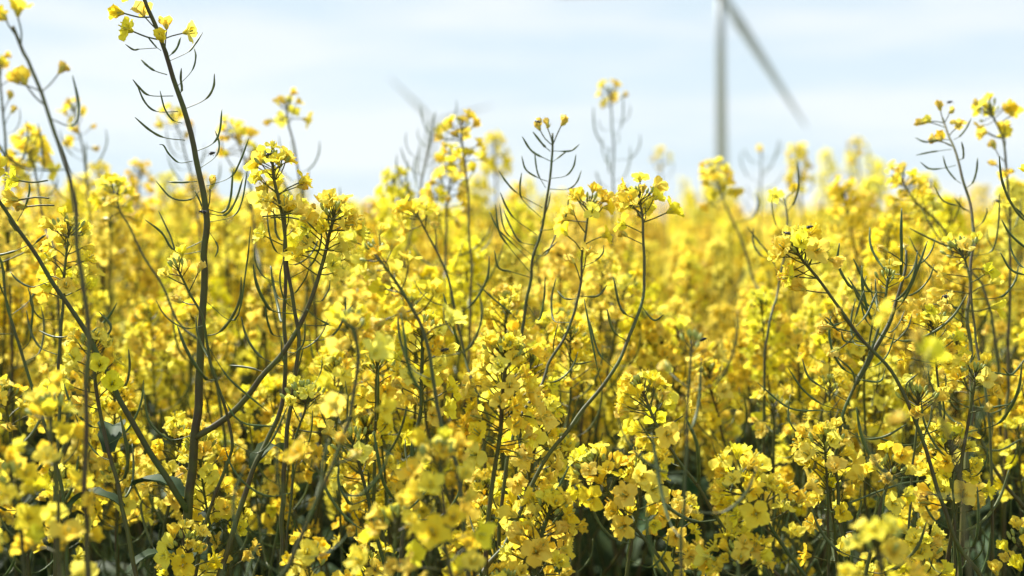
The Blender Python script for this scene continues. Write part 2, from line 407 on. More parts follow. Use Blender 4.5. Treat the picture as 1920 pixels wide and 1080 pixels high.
#TRACED
# ------------------------------------------------------------------ the sharp and half-sharp plants, traced one by one
F0 = 1.06
traced('tallest rapeseed plant, dark stem leaving the top of the picture, curled pods along it',
    [(252, -60), (262, -40), (275, 10), (300, 75), (345, 200), (372, 320), (388, 400), (384, 480), (378, 640), (370, 760), (360, 860), (352, 960), (350, 1080), (352, 1200)],
    F0, F0 + .02, .0013, .0046, nf=5, zone=.02, np_=0, buds=1, wilt=0,
    pods=[[(294, 90), (262, 92), (250, 93), (235, 83)], [(302, 95), (292, 87), (276, 68)], [(313, 140), (291, 133), (276, 123), (264, 111)],
          [(316, 115), (352, 98), (367, 81), (380, 61)], [(313, 109), (331, 91), (339, 69)], [(330, 164), (359, 134), (367, 108), (364, 90)],
          [(333, 178), (341, 169), (339, 148), (340, 128)], [(325, 180), (281, 179), (262, 165), (249, 149)], [(334, 209), (294, 209), (272, 192), (256, 157)],
          [(342, 206), (384, 187), (400, 164), (402, 138)], [(342, 231), (324, 225), (309, 204), (300, 170)], [(347, 263), (308, 258), (281, 244), (253, 220)],
          [(365, 285), (399, 269), (412, 245), (416, 205)], [(374, 316), (404, 294), (411, 270), (403, 244)], [(361, 302), (336, 305), (317, 289), (307, 273), (299, 271)],
          [(386, 349), (431, 333), (450, 303), (467, 258)], [(376, 356), (357, 374), (322, 371), (292, 339)], [(388, 392), (419, 398), (432, 373), (437, 316)],
          [(388, 400), (422, 403), (442, 376), (456, 332)], [(388, 417), (436, 406), (454, 376), (464, 316)], [(386, 426), (406, 456), (408, 470), (403, 482)],
          [(385, 450), (330, 470), (303, 436), (272, 412)], [(384, 470), (335, 475), (319, 441), (297, 395)], [(369, 813), (320, 824), (280, 790), (270, 732)],
          [(370, 340), (340, 342), (315, 341)], [(380, 560), (440, 600), (462, 500), (470, 425)], [(381, 400), (376, 380), (365, 357)]],
    flowers=[(222, 28, 'half'), (236, 62, 'open'), (262, 26, 'open'), (318, 46, 'half'), (350, 54, 'open'), (306, 70, 'half'), (400, 345, 'wilt')],
    sides=[dict(px=[(-45, 300), (-30, 330), (0, 380), (50, 450), (110, 545), (160, 620), (212, 725), (270, 830), (320, 905), (354, 958)], d=1.03, d2=1.07, r0=.0012, r1=.0026, nf=4, zone=.02, np_=0, buds=0,
                pods=[[(32, 415), (47, 388), (55, 360), (54, 340)], [(92, 528), (60, 538), (35, 527), (19, 510)], [(148, 618), (120, 632), (95, 630), (74, 620)],
                      [(165, 660), (195, 635), (208, 612), (186, 585)], [(52, 460), (30, 470), (5, 477), (-20, 480)], [(38, 440), (25, 425), (15, 410)], [(60, 462), (75, 448), (86, 440)],
                      [(212, 725), (235, 722), (243, 690), (241, 655)]],
                flowers=[(22, 338, 'open'), (24, 372, 'half'), (35, 385, 'wilt')]),
           dict(px=[(627, 395), (622, 420), (612, 450), (600, 510), (575, 580), (545, 640), (500, 695), (435, 775), (378, 822)], d=1.08, d2=1.07, r0=.0012, r1=.0025, nf=20, zone=.05, np_=3, pod0=.07, pod1=.1, buds=1, wilt=.05,
                pods=[[(575, 580), (600, 600), (628, 610), (640, 590)], [(500, 700), (470, 690), (430, 685)], [(520, 680), (555, 660), (570, 640), (572, 600)], [(612, 450), (590, 430), (575, 415)], [(606, 470), (585, 452), (568, 436)]],
                flowers=[(640, 470, 'open'), (650, 420, 'open'), (665, 410, 'open'), (680, 430, 'open'), (560, 400, 'open'), (575, 405, 'half')])],
    leaves=[(350, 955, 1.06, 165, .5, 0), (352, 1060, 1.06, 75, .4, 1), (352, 1075, 1.06, 215, .45, 2)])
traced('rapeseed plant with a crooked wavy stem beside the foot of the tallest stem',
    [(330, 500), (352, 540), (378, 590), (388, 640), (400, 700), (425, 770), (436, 830), (425, 870), (395, 950), (375, 1020), (365, 1100)], 1.03, 1.06, .001, .003,
    nf=5, zone=.03, np_=4, buds=0, wilt=.5, pods=[[(385, 640), (415, 690), (440, 720), (500, 770)], [(436, 830), (480, 850), (510, 825), (540, 760)], [(410, 730), (450, 790), (520, 800)]])
traced('rapeseed plant with a straight pale stem bending to the lower left low down',
    [(533, 380), (534, 440), (535, 580), (532, 740), (500, 820), (475, 880), (440, 980), (408, 1085)], 1.12, 1.04, .0014, .0042, nf=6, zone=.04, np_=8, buds=0,
    leaves=[(476, 878, 1.06, 65, .4, 3)])
traced('rapeseed plant with a bright flower head just right of the tallest stem',
    [(511, 300), (515, 340), (529, 408), (538, 497), (552, 580), (562, 655), (545, 760), (535, 840), (530, 960), (528, 1090)], 1.10, 1.05, .0014, .0034, nf=11, zone=.045, np_=9, pod0=.06, pod1=.2, buds=1, wilt=.08,
    flowers=[(490, 300, 'open'), (535, 290, 'open'), (500, 350, 'open'), (520, 372, 'open'), (565, 345, 'wilt'), (480, 330, 'open'), (545, 300, 'open'), (530, 385, 'open')])
traced('rapeseed plant like a dark candelabra of upright pods in mid field, few flowers',
    [(1037, 250), (1035, 290), (1028, 350), (1010, 440), (1000, 480), (995, 520), (985, 580), (975, 640), (968, 720)], 1.20, 1.16, .0011, .0034, nf=0, zone=.01, np_=0, buds=None,
    pods=[[(1032, 284), (1018, 271), (999, 247)], [(1032, 302), (998, 284), (979, 256)], [(1027, 340), (1008, 333), (986, 318), (978, 292)], [(1023, 352), (1008, 324), (1002, 284)],
          [(1018, 390), (971, 363), (950, 342), (935, 320)], [(1015, 408), (980, 375), (975, 350), (978, 324)], [(1006, 440), (965, 410), (949, 387), (938, 361)],
          [(1003, 460), (974, 452), (956, 422), (944, 393)], [(995, 512), (953, 461), (935, 431), (929, 384)], [(998, 492), (965, 461), (933, 428), (918, 397)],
          [(1000, 480), (959, 446), (944, 425), (937, 382)], [(1036, 283), (1069, 283), (1086, 271)], [(1034, 305), (1054, 290), (1064, 282)], [(1030, 335), (1060, 330), (1075, 313), (1080, 290)],
          [(1027, 354), (1063, 355), (1081, 342), (1090, 320)], [(1013, 420), (1027, 387), (1032, 360)], [(1010, 432), (1040, 428), (1060, 407), (1067, 369)], [(1000, 495), (1018, 476), (1033, 464), (1045, 453)],
          [(994, 520), (960, 510), (935, 502), (927, 470)], [(1000, 478), (1022, 478), (1036, 455), (1048, 425)], [(988, 570), (1010, 600), (1020, 560), (1022, 520)], [(980, 610), (955, 585), (925, 560), (895, 532)]],
    flowers=[(1008, 236, 'wilt'), (1026, 230, 'wilt'), (1057, 228, 'wilt')])
traced('rapeseed plant with sparse flowers on long stalks right of the dark candelabra of pods',
    [(1106, 378), (1102, 410), (1095, 460), (1088, 530), (1080, 585), (1060, 635), (1030, 680), (1018, 720)], 1.16, 1.10, .0011, .0026, nf=8, zone=.02, np_=4, pod0=.1, pod1=.2, buds=0, wilt=.1,
    flowers=[(1085, 362, 'open'), (1130, 370, 'open'), (1070, 395, 'half'), (1062, 432, 'open'), (1134, 440, 'open'), (1100, 470, 'open'), (1070, 485, 'wilt'), (1140, 372, 'open')],
    pods=[[(1092, 500), (1115, 490), (1130, 475), (1132, 460)], [(1085, 560), (1060, 560), (1045, 545)], [(1086, 555), (1120, 555), (1138, 535)], [(1060, 640), (1075, 680), (1110, 678)]])
traced('rapeseed plant with a long bare stem sweeping to the lower left through mid field',
    [(1196, 368), (1205, 420), (1208, 520), (1200, 580), (1175, 640), (1140, 710), (1085, 780), (1030, 850), (985, 935), (960, 1000)], 1.14, 1.04, .0012, .0032, nf=12, zone=.022, np_=0, buds=2,
    pods=[[(1195, 600), (1165, 580), (1150, 520)], [(1175, 640), (1150, 620), (1138, 580)], [(1150, 690), (1122, 660), (1105, 600)], [(1130, 725), (1120, 690), (1095, 560)], [(1200, 570), (1225, 600), (1245, 590)]],
    flowers=[(1180, 385, 'open'), (1215, 385, 'open'), (1165, 420, 'open'), (1170, 440, 'wilt'), (1235, 350, 'open')])
traced('rapeseed plant leaning to upper left with two insects on its flower head',
    [(1490, 462), (1505, 490), (1530, 522), (1560, 560), (1620, 640), (1680, 710), (1715, 790), (1745, 870), (1765, 940), (1790, 1010)], 1.05, 1.05, .0013, .0032, nf=12, zone=.018, np_=0, buds=1, wilt=0,
    flowers=[(1462, 470, 'half'), (1520, 450, 'open'), (1508, 445, 'half'), (1475, 458, 'open'), (1485, 508, 'open'), (1478, 520, 'open'), (1500, 542, 'half'), (1565, 488, 'half'), (1572, 590, 'wilt'), (1545, 612, 'wilt'), (1592, 635, 'wilt'), (1572, 660, 'wilt')],
    pods=[[(1590, 600), (1560, 610), (1545, 597)], [(1610, 625), (1575, 622), (1555, 600), (1547, 594)], [(1620, 640), (1585, 640), (1577, 620)], [(1605, 612), (1625, 590), (1645, 545)], [(1600, 608), (1610, 575), (1620, 545)],
          [(1660, 690), (1650, 715), (1612, 712)], [(1700, 745), (1700, 720), (1722, 700)]])
traced('rapeseed plant with a grey-green forked stem and wide sprays of dark pods',
    [(1664, 520), (1660, 560), (1650, 605), (1630, 670), (1600, 730), (1580, 775), (1567, 850), (1570, 920), (1578, 1000)], 1.09, 1.06, .0012, .0032, nf=2, zone=.02, np_=10, pod0=.0, pod1=.09, buds=0, wilt=1,
    pods=[[(1580, 775), (1540, 770), (1480, 765), (1421, 718)], [(1581, 770), (1540, 757), (1505, 730), (1478, 690)], [(1588, 752), (1540, 725), (1515, 705), (1504, 672)], [(1567, 860), (1520, 835), (1480, 790), (1482, 740)],
          [(1575, 800), (1620, 822), (1660, 818), (1700, 795)], [(1570, 820), (1640, 820), (1690, 835), (1725, 830)], [(1640, 640), (1615, 640), (1590, 605), (1575, 590)], [(1648, 615), (1630, 590), (1610, 560), (1600, 540)],
          [(1660, 560), (1630, 545), (1612, 510), (1600, 485)], [(1655, 590), (1620, 565), (1590, 520)], [(1600, 735), (1600, 700), (1570, 670)], [(1567, 950), (1600, 940), (1680, 910), (1740, 900)], [(1570, 960), (1560, 960), (1545, 955)]],
    sides=[dict(px=[(1700, 470), (1695, 520), (1670, 600), (1640, 660), (1605, 725)], d=1.12, d2=1.08, nf=2, zone=.02, np_=9, pod0=.01, pod1=.09, buds=None, wilt=1)])
traced('tall rapeseed plant with ragged flowers at its tip near the right edge, on the sky',
    [(1768, 222), (1775, 245), (1785, 275), (1800, 320), (1818, 380), (1824, 440), (1818, 520), (1815, 600), (1822, 700), (1820, 800), (1810, 900), (1800, 1080)], 1.30, 1.10, .0011, .0034, nf=0, zone=.02, np_=0, buds=None, wilt=.2,
    flowers=[(1757, 202, 'wilt'), (1785, 205, 'wilt'), (1742, 228, 'half'), (1752, 256, 'wilt'), (1795, 235, 'open'), (1728, 226, 'wilt'), (1762, 262, 'half'), (1760, 545, 'half'), (1780, 560, 'open'), (1860, 530, 'half'), (1870, 575, 'half')],
    pods=[[(1780, 262), (1760, 262), (1735, 266), (1716, 258)], [(1784, 280), (1760, 283), (1740, 286), (1718, 291)], [(1792, 310), (1765, 316), (1742, 316), (1726, 304)], [(1802, 344), (1790, 335), (1775, 315), (1768, 292)],
          [(1788, 262), (1800, 255), (1812, 240), (1821, 222)], [(1798, 300), (1806, 296), (1806, 280), (1803, 266)], [(1812, 352), (1824, 342), (1831, 320), (1833, 296)], [(1820, 396), (1795, 386), (1768, 376), (1751, 348)],
          [(1821, 400), (1805, 390), (1790, 372)], [(1824, 430), (1840, 420), (1850, 400), (1850, 390)], [(1820, 470), (1790, 465), (1760, 455), (1705, 428)], [(1822, 480), (1860, 470), (1872, 420), (1874, 360)],
          [(1818, 540), (1770, 520), (1725, 480), (1704, 443)], [(1815, 580), (1780, 575), (1750, 570)], [(1822, 690), (1870, 700), (1910, 705)], [(1822, 750), (1770, 752), (1745, 720), (1740, 690)], [(1820, 830), (1870, 845), (1920, 820)],
          [(1820, 760), (1850, 765), (1895, 758)]])
traced('rapeseed plant with bright yellow crown nearest the right edge against the sky',
    [(1858, 205), (1868, 230), (1880, 270), (1888, 330), (1893, 400), (1893, 560), (1890, 700)], 1.42, 1.35, .0012, .003, nf=8, zone=.02, np_=3, pod0=.12, pod1=.22, buds=2,
    flowers=[(1845, 248, 'half'), (1880, 235, 'open'), (1882, 250, 'open'), (1858, 275, 'wilt'), (1865, 305, 'wilt'), (1888, 325, 'open'), (1885, 382, 'open'), (1840, 250, 'half')])
traced('rapeseed plant cut by the right edge, dark pods pointing into the picture',
    [(1960, 330), (1955, 430), (1950, 520), (1945, 640), (1940, 800)], 1.05, 1.05, .0012, .003, nf=6, zone=.03, np_=4, buds=0,
    pods=[[(1953, 480), (1930, 470), (1895, 440), (1878, 412)], [(1955, 460), (1930, 420), (1915, 400), (1901, 387)], [(1952, 520), (1920, 515), (1895, 505), (1876, 474)], [(1945, 640), (1900, 700), (1880, 690)]])
traced('rapeseed plant holding a loose head of large sharp flowers, bottom right of centre',
    [(1385, 900), (1400, 930), (1440, 980), (1480, 1040), (1530, 1110)], .97, .98, .0014, .003, nf=16, zone=.03, np_=0, buds=0, wilt=0,
    flowers=[(1355, 860, 'open'), (1385, 850, 'half'), (1418, 858, 'open'), (1345, 920, 'open'), (1360, 880, 'half'), (1400, 900, 'open'), (1420, 915, 'open'), (1450, 915, 'open'), (1380, 970, 'open'), (1415, 975, 'open'), (1355, 960, 'wilt'), (1475, 915, 'open'), (1505, 935, 'open'), (1470, 950, 'open'), (1485, 1000, 'open'), (1520, 905, 'open')])
traced('low rapeseed plant with pale green buds ringed by flowers beside the grey-green forked stem',
    [(1546, 826), (1548, 860), (1550, 930), (1552, 1010)], 1.06, 1.06, .0012, .002, nf=13, zone=.03, np_=0, buds=3, wilt=0, flowers=[(1495, 835, 'open'), (1515, 870, 'open'), (1590, 845, 'open'), (1545, 800, 'open')])
traced('rapeseed plant lowest in the bottom right, bud head with flowers to both sides',
    [(1378, 1040), (1385, 1070), (1390, 1110)], .96, .97, .0012, .002, nf=14, zone=.02, np_=0, buds=3, wilt=0, flowers=[(1320, 1040, 'open'), (1410, 1030, 'open'), (1340, 1065, 'half'), (1430, 1040, 'half')])
traced('rapeseed plant bearing the fullest flower head, low in the middle of the picture',
    [(948, 655), (944, 700), (940, 760), (938, 820), (925, 880), (915, 960), (910, 1080)], 1.0, 1.0, .0018, .0032, nf=46, zone=.075, np_=3, pod0=.11, pod1=.17, buds=3, wilt=.06,
    flowers=[(880, 720, 'open'), (1000, 740, 'open'), (1020, 780, 'open'), (890, 780, 'open'), (900, 690, 'half'), (1000, 660, 'half'), (870, 800, 'open'), (930, 845, 'open'), (990, 815, 'wilt'), (975, 760, 'open')])
traced('rapeseed plant with a reddish-green stem and full flower head left of the fullest head',
    [(792, 610), (792, 660), (790, 720), (785, 790), (772, 840), (765, 940)], 1.03, 1.02, .0016, .003, nf=34, zone=.065, np_=4, pod0=.1, pod1=.15, buds=2, wilt=.12)
traced('rapeseed plant with a small open head just right of the long sweeping stem',
    [(1198, 722), (1215, 760), (1240, 810), (1265, 850), (1320, 930), (1370, 1010)], 1.02, 1.0, .0013, .0026, nf=18, zone=.04, np_=5, pod0=.06, pod1=.14, buds=1, wilt=.08,
    flowers=[(1165, 765, 'open'), (1175, 735, 'open'), (1230, 720, 'open'), (1180, 810, 'open')])
traced('rapeseed plant with a bud-tipped head leaning left at the bottom, below the slanting stem',
    [(1110, 868), (1125, 900), (1155, 940), (1200, 1000), (1250, 1070), (1270, 1120)], 1.0, 1.0, .0013, .0028, nf=10, zone=.025, np_=0, buds=2, wilt=0,
    flowers=[(1105, 850, 'open'), (1090, 925, 'open'), (1125, 905, 'half'), (1165, 870, 'half'), (1180, 895, 'half'), (1165, 925, 'half'), (1150, 960, 'open'), (1160, 985, 'open'), (1215, 960, 'half')])
traced('rapeseed plant with a cone of tight green buds at the bottom middle',
    [(1034, 948), (1022, 985), (1010, 1040), (1005, 1110)], .99, .99, .0015, .0028, nf=34, zone=.05, np_=0, buds=3, wilt=0, flowers=[(960, 960, 'open'), (990, 980, 'open'), (1070, 990, 'open')])
traced('low rapeseed plant with green buds only, tucked right of the wavy stem',
    [(570, 735), (572, 765), (560, 800), (548, 850), (545, 930)], 1.05, 1.05, .001, .002, nf=5, zone=.03, np_=3, buds=3, wilt=0)
traced('rapeseed plant with a curved stem and small flower head left of the pod candelabra',
    [(783, 400), (795, 425), (815, 465), (840, 520), (856, 590), (868, 660)], 1.26, 1.2, .001, .0026, nf=5, zone=.02, np_=4, pod0=.09, pod1=.16, buds=None,
    flowers=[(755, 385, 'open'), (770, 395, 'open'), (800, 395, 'half'), (822, 425, 'wilt'), (745, 395, 'open')])
traced('rapeseed plant at the left with buds over dense flowers behind the blurred leaning stem',
    [(130, 430), (125, 480), (118, 560), (112, 680), (110, 800)], 1.12, 1.08, .0012, .003, nf=26, zone=.06, np_=3, buds=3, wilt=.06)
traced('rapeseed plant with a slanting bare stem, its flowers left of the tallest stem',
    [(212, 358), (222, 390), (245, 430), (270, 480), (300, 530), (330, 600)], 1.36, 1.3, .0011, .0026, nf=14, zone=.03, np_=0, buds=1, wilt=.06)
traced('rapeseed plant whose slanting stem meets the lower left edge with dark pods',
    [(-30, 470), (0, 490), (25, 620), (100, 850), (120, 950), (130, 1100)], 1.15, 1.1, .0012, .003, nf=8, zone=.03, np_=6, buds=0)
traced('rapeseed plant with a pale curved stem at the lower left',
    [(172, 640), (178, 720), (200, 830), (225, 930), (250, 1060)], 1.07, 1.05, .0016, .0034, nf=16, zone=.05, np_=5, buds=2, leaves=[(205, 850, 1.06, 100, .5, 3), (225, 940, 1.05, 170, .5, 4)])
traced('rapeseed plant with a small flower head among the pods of the forked stem',
    [(1745, 600), (1752, 640), (1758, 720), (1765, 800)], 1.1, 1.08, .001, .0022, nf=20, zone=.035, np_=3, buds=2, wilt=.05)
traced('rapeseed plant with pale unopened buds above the flowers near the right edge',
    [(1800, 470), (1812, 500), (1822, 560), (1830, 640)], 1.15, 1.12, .001, .0022, nf=8, zone=.03, np_=2, buds=3, wilt=.1)
traced('rapeseed plant with a small bud head between forked stem and right edge stem',
    [(1722, 745), (1720, 790), (1712, 860), (1705, 980)], 1.07, 1.05, .001, .0022, nf=6, zone=.03, np_=2, buds=3, wilt=0)
# behind the focus, outlined on the sky
traced('soft rapeseed plant with drooping flowers left of the pod candelabra, on the sky',
    [(862, 230), (870, 290), (876, 360), (880, 440), (883, 540), (880, 640)], 1.50, 1.42, .0012, .003, nf=5, zone=.02, np_=5, pod0=.15, pod1=.25, buds=0, wilt=.1,
    flowers=[(842, 232, 'open'), (866, 222, 'open'), (893, 234, 'half'), (854, 255, 'half'), (826, 258, 'wilt'), (834, 274, 'wilt'), (897, 268, 'open'), (882, 285, 'open'), (905, 295, 'half'), (888, 315, 'half'), (868, 288, 'half')])
traced('rapeseed plant with a blurred bundle of bare pods left of the drooping flowers',
    [(811, 236), (808, 262), (800, 300), (792, 340), (782, 385), (768, 440), (755, 520)], 1.75, 1.66, .0013, .003, nf=1, zone=.02, np_=18, pod0=.0, pod1=.14, buds=None, wilt=1)
traced('rapeseed plant with a dense flower mass right behind the bundle of bare pods',
    [(845, 300), (842, 345), (838, 400), (835, 500)], 1.6, 1.5, .0012, .003, nf=40, zone=.1, np_=5, buds=1)
traced('tall blurred rapeseed plant, thin head of flowers on the sky left of the turbine',
    [(1143, 172), (1147, 215), (1150, 270), (1150, 330), (1150, 420), (1150, 520)], 1.95, 1.9, .0013, .003, nf=9, zone=.025, np_=12, pod0=.04, pod1=.17, buds=0, wilt=.3)
traced('blurred rapeseed plant with a thin tuft on the sky right of the tallest stem',
    [(536, 195), (543, 240), (556, 300), (570, 380), (578, 470)], 1.6, 1.55, .0013, .003, nf=10, zone=.025, np_=8, pod0=.06, pod1=.15, buds=0, wilt=.15)
traced('blurred rapeseed plant whose flowers overlap the foot of the wind turbine tower',
    [(1335, 318), (1348, 350), (1362, 390), (1390, 450), (1410, 520)], 1.75, 1.66, .0014, .003, nf=22, zone=.055, np_=2, buds=1, wilt=.05, flowers=[(1368, 342, 'open')])
traced('faint blurred rapeseed plant on the sky right of the turbine blade tip',
    [(1605, 268), (1612, 330), (1622, 400), (1630, 480)], 3.0, 2.9, .0018, .003, nf=14, zone=.04, np_=4, buds=0)
traced('blurred rapeseed plant with a rounded flower tuft just below the turbine blade tip',
    [(1494, 285), (1498, 330), (1505, 400), (1510, 480)], 2.5, 2.45, .0016, .003, nf=30, zone=.07, np_=4, buds=0)
traced('very blurred flowerless rapeseed plant right of the wind turbine tower',
    [(1428, 285), (1426, 330), (1425, 390), (1424, 470)], 2.5, 2.45, .0014, .003, nf=2, zone=.02, np_=11, pod0=.01, pod1=.14, buds=None, wilt=1)
traced('faint small rapeseed plant on the sky just left of the turbine tower',
    [(1237, 285), (1240, 330), (1245, 400)], 3.2, 3.1, .0016, .003, nf=12, zone=.04, np_=3, buds=0)
traced('blurred rapeseed plant with an arching yellow top behind the pods of the tallest stem',
    [(432, 245), (455, 290), (470, 360), (480, 460)], 1.7, 1.6, .0013, .003, nf=22, zone=.06, np_=3, buds=0)
traced('blurred rapeseed plant crossing behind the tallest stem with faded flowers at its tip',
    [(322, 218), (340, 260), (358, 330), (372, 420), (380, 500)], 1.8, 1.7, .0013, .003, nf=9, zone=.03, np_=12, pod0=.05, pod1=.17, buds=0, wilt=.35)
traced('blurred rapeseed plant with a faded brownish head near the left edge on the sky',
    [(140, 205), (150, 250), (160, 310), (168, 400), (170, 500)], 1.75, 1.7, .0013, .003, nf=13, zone=.06, np_=8, pod0=.07, pod1=.16, buds=0, wilt=.5)
traced('blurred rapeseed plant with a thin blue-green stem touching the left edge of the picture',
    [(-2, 120), (6, 200), (11, 300), (15, 420), (18, 540)], 1.55, 1.5, .0014, .003, nf=4, zone=.03, np_=6, pod0=.05, pod1=.18, buds=0, wilt=.5, flowers=[(8, 115, 'half'), (22, 180, 'wilt'), (22, 205, 'wilt')])
traced('blurred rapeseed plant with a full narrow head at the left behind the leaning stem',
    [(52, 262), (62, 300), (72, 350), (85, 430)], 1.6, 1.5, .0013, .003, nf=26, zone=.06, np_=3, buds=0)
traced('blurred rapeseed plant with a leaning mound of flowers left of the ragged tip',
    [(1690, 335), (1712, 372), (1740, 400), (1770, 430), (1790, 480)], 1.45, 1.4, .0012, .003, nf=22, zone=.06, np_=4, buds=1)
traced('rapeseed plant with two late flowers and a few pods left of the two insects',
    [(1468, 372), (1476, 390), (1474, 430), (1470, 480), (1462, 540)], 1.35, 1.3, .001, .0026, nf=0, zone=.02, np_=5, pod0=.02, pod1=.08, buds=None,
    flowers=[(1454, 368, 'open'), (1486, 353, 'half')], pods=[[(1462, 540), (1450, 490), (1420, 450), (1400, 425)]])
# in front of the focus
traced('blurred foreground rapeseed stem leaning right down the left side, yellow buds at its tip',
    [(22, 50), (40, 95), (60, 130), (105, 250), (135, 360), (150, 480), (165, 600), (162, 720), (158, 880), (165, 1080)], .83, .80, .0012, .0030, nf=0, zone=.03, np_=2, pod0=.05, pod1=.12, buds=None, wilt=.1,
    flowers=[(38, 18, 'half'), (2, 26, 'half'), (40, 152, 'half'), (122, 136, 'wilt'), (22, 150, 'half')])
traced('blurred foreground rapeseed head, a big soft yellow mass low left of the middle',
    [(830, 850), (828, 920), (835, 1000), (850, 1100)], .80, .79, .0013, .003, nf=26, zone=.085, np_=2, buds=2, wilt=0)
traced('blurred foreground rapeseed head at the bottom edge right of the middle',
    [(1640, 1015), (1650, 1060), (1660, 1120)], .74, .74, .0013, .003, nf=15, zone=.05, np_=0, buds=3, wilt=.05)
traced('blurred foreground rapeseed head at the lower left edge',
    [(90, 760), (98, 820), (105, 900), (110, 1020)], .82, .80, .0013, .003, nf=20, zone=.10, np_=2, buds=1, wilt=0)
traced('blurred foreground rapeseed head, pale and loose, left of the reddish-green stem',
    [(660, 600), (668, 660), (665, 740), (640, 830), (600, 920), (540, 1060)], .84, .80, .0013, .0028, nf=13, zone=.10, np_=8, pod0=.1, pod1=.2, buds=0, wilt=.15)
traced('blurred foreground rapeseed plant with flowers covering stems just above the middle left',
    [(700, 470), (720, 500), (760, 560), (800, 640), (820, 760)], .93, .9, .0013, .0028, nf=18, zone=.07, np_=3, buds=0, wilt=.15)
traced('thin faded blurred foreground rapeseed stem, right of the middle at the bottom',
    [(1296, 640), (1292, 700), (1290, 800), (1282, 920), (1275, 1080)], .84, .82, .0010, .0022, nf=3, zone=.03, np_=8, pod0=.03, pod1=.2, buds=0, wilt=.8)
traced('very blurred faded rapeseed top over the lower right, nearest to the lens there',
    [(1700, 610), (1740, 720), (1790, 850), (1810, 980), (1815, 1090)], .68, .66, .0009, .002, nf=4, zone=.05, np_=2, buds=None, wilt=.9)
traced('blurred foreground rapeseed flowers in the bottom left corner',
    [(20, 890), (35, 960), (50, 1100)], .80, .8, .0013, .003, nf=13, zone=.05, np_=0, buds=1, wilt=0)
traced('blurred foreground rapeseed flowers at the bottom edge left of the middle',
    [(745, 970), (740, 1020), (730, 1110)], .84, .84, .0013, .003, nf=14, zone=.05, np_=0, buds=1, wilt=0)

#AUTO
# ------------------------------------------------------------------ more close plants that fill the rows round the sharp ones
def auto_plant(x, y, ztop, seed, nr, podded):
    rng = random.Random(seed); base = Vector((x, y, 0))
    lab = ('rapeseed plant with flowering side stems in the tangle of the near rows' if not podded else
           'rapeseed plant with more pods than flowers in the tangle of the near rows')
    root = new_plant(base, lab, 'near-row rapeseed plants with more pods than flowers' if podded else 'near-row rapeseed plants in full flower')
    lean = Vector((rng.uniform(-.15, .15), rng.uniform(-.08, .08), 0))
    def main_at(t): return base + lean * t * t + Vector((math.sin(t * 5 + seed) * .008, 0, ztop * t))
    pts = [main_at(t) for t in (1, .94, .86, .75, .6, .4, .2, 0)]
    raceme(root, base, pts, .0011, .0036, nf=rng.randint(6, 11) if podded else rng.randint(24, 36), zone=.03 if podded else rng.uniform(.05, .08), np_=rng.randint(10, 16) if podded else rng.randint(2, 6),
           buds=rng.choice((0, 1, 2, 3)), wilt=.3 if podded else .1, rng=rng, name='stem', sides=8, nl=3)
    a0 = rng.uniform(0, 6)
    for k in range(nr):
        a = a0 + k * 2.4; t = rng.uniform(.55, .84); b = main_at(t); h = ztop - rng.uniform(.0, .15) ; r = rng.uniform(.05, .17)
        tip = Vector((b.x + math.cos(a) * r, b.y + math.sin(a) * r, max(h, b.z + .06)))
        mid = b.lerp(tip, .45) + Vector((math.cos(a), math.sin(a), 0)) * r * .25; q = b.lerp(tip, .8) + Vector((math.cos(a), math.sin(a), 0)) * r * .12
        raceme(root, base, [tip, q, mid, b], .0009, .0021, nf=rng.randint(17, 28), zone=rng.uniform(.04, .075), np_=rng.randint(4, 10), buds=rng.choice((0, 1, 2)), wilt=.08, rng=rng, sides=6)
k = 0; ar = random.Random(23); placed = []
while k < 40:
    y = 1.0 + .55 * ar.random() ** .9; x = ar.uniform(-1, 1) * (.36 * y + .1)
    if any((x - a) ** 2 + (y - b) ** 2 < .075 ** 2 for a, b in placed): continue
    pxx = 960 + x / y * FPX
    if (250 < pxx < 620 and y < 1.3) or (1560 < pxx < 1900 and ar.random() < .6) or (1010 < pxx < 1230 and y < 1.25): continue
    placed.append((x, y)); drop = ar.uniform(.05, .16) + max(0, 1.25 - y) * .32
    auto_plant(x, y, CAM_Z - drop, 100 + k, ar.randint(2, 4), ar.random() < .25); k += 1

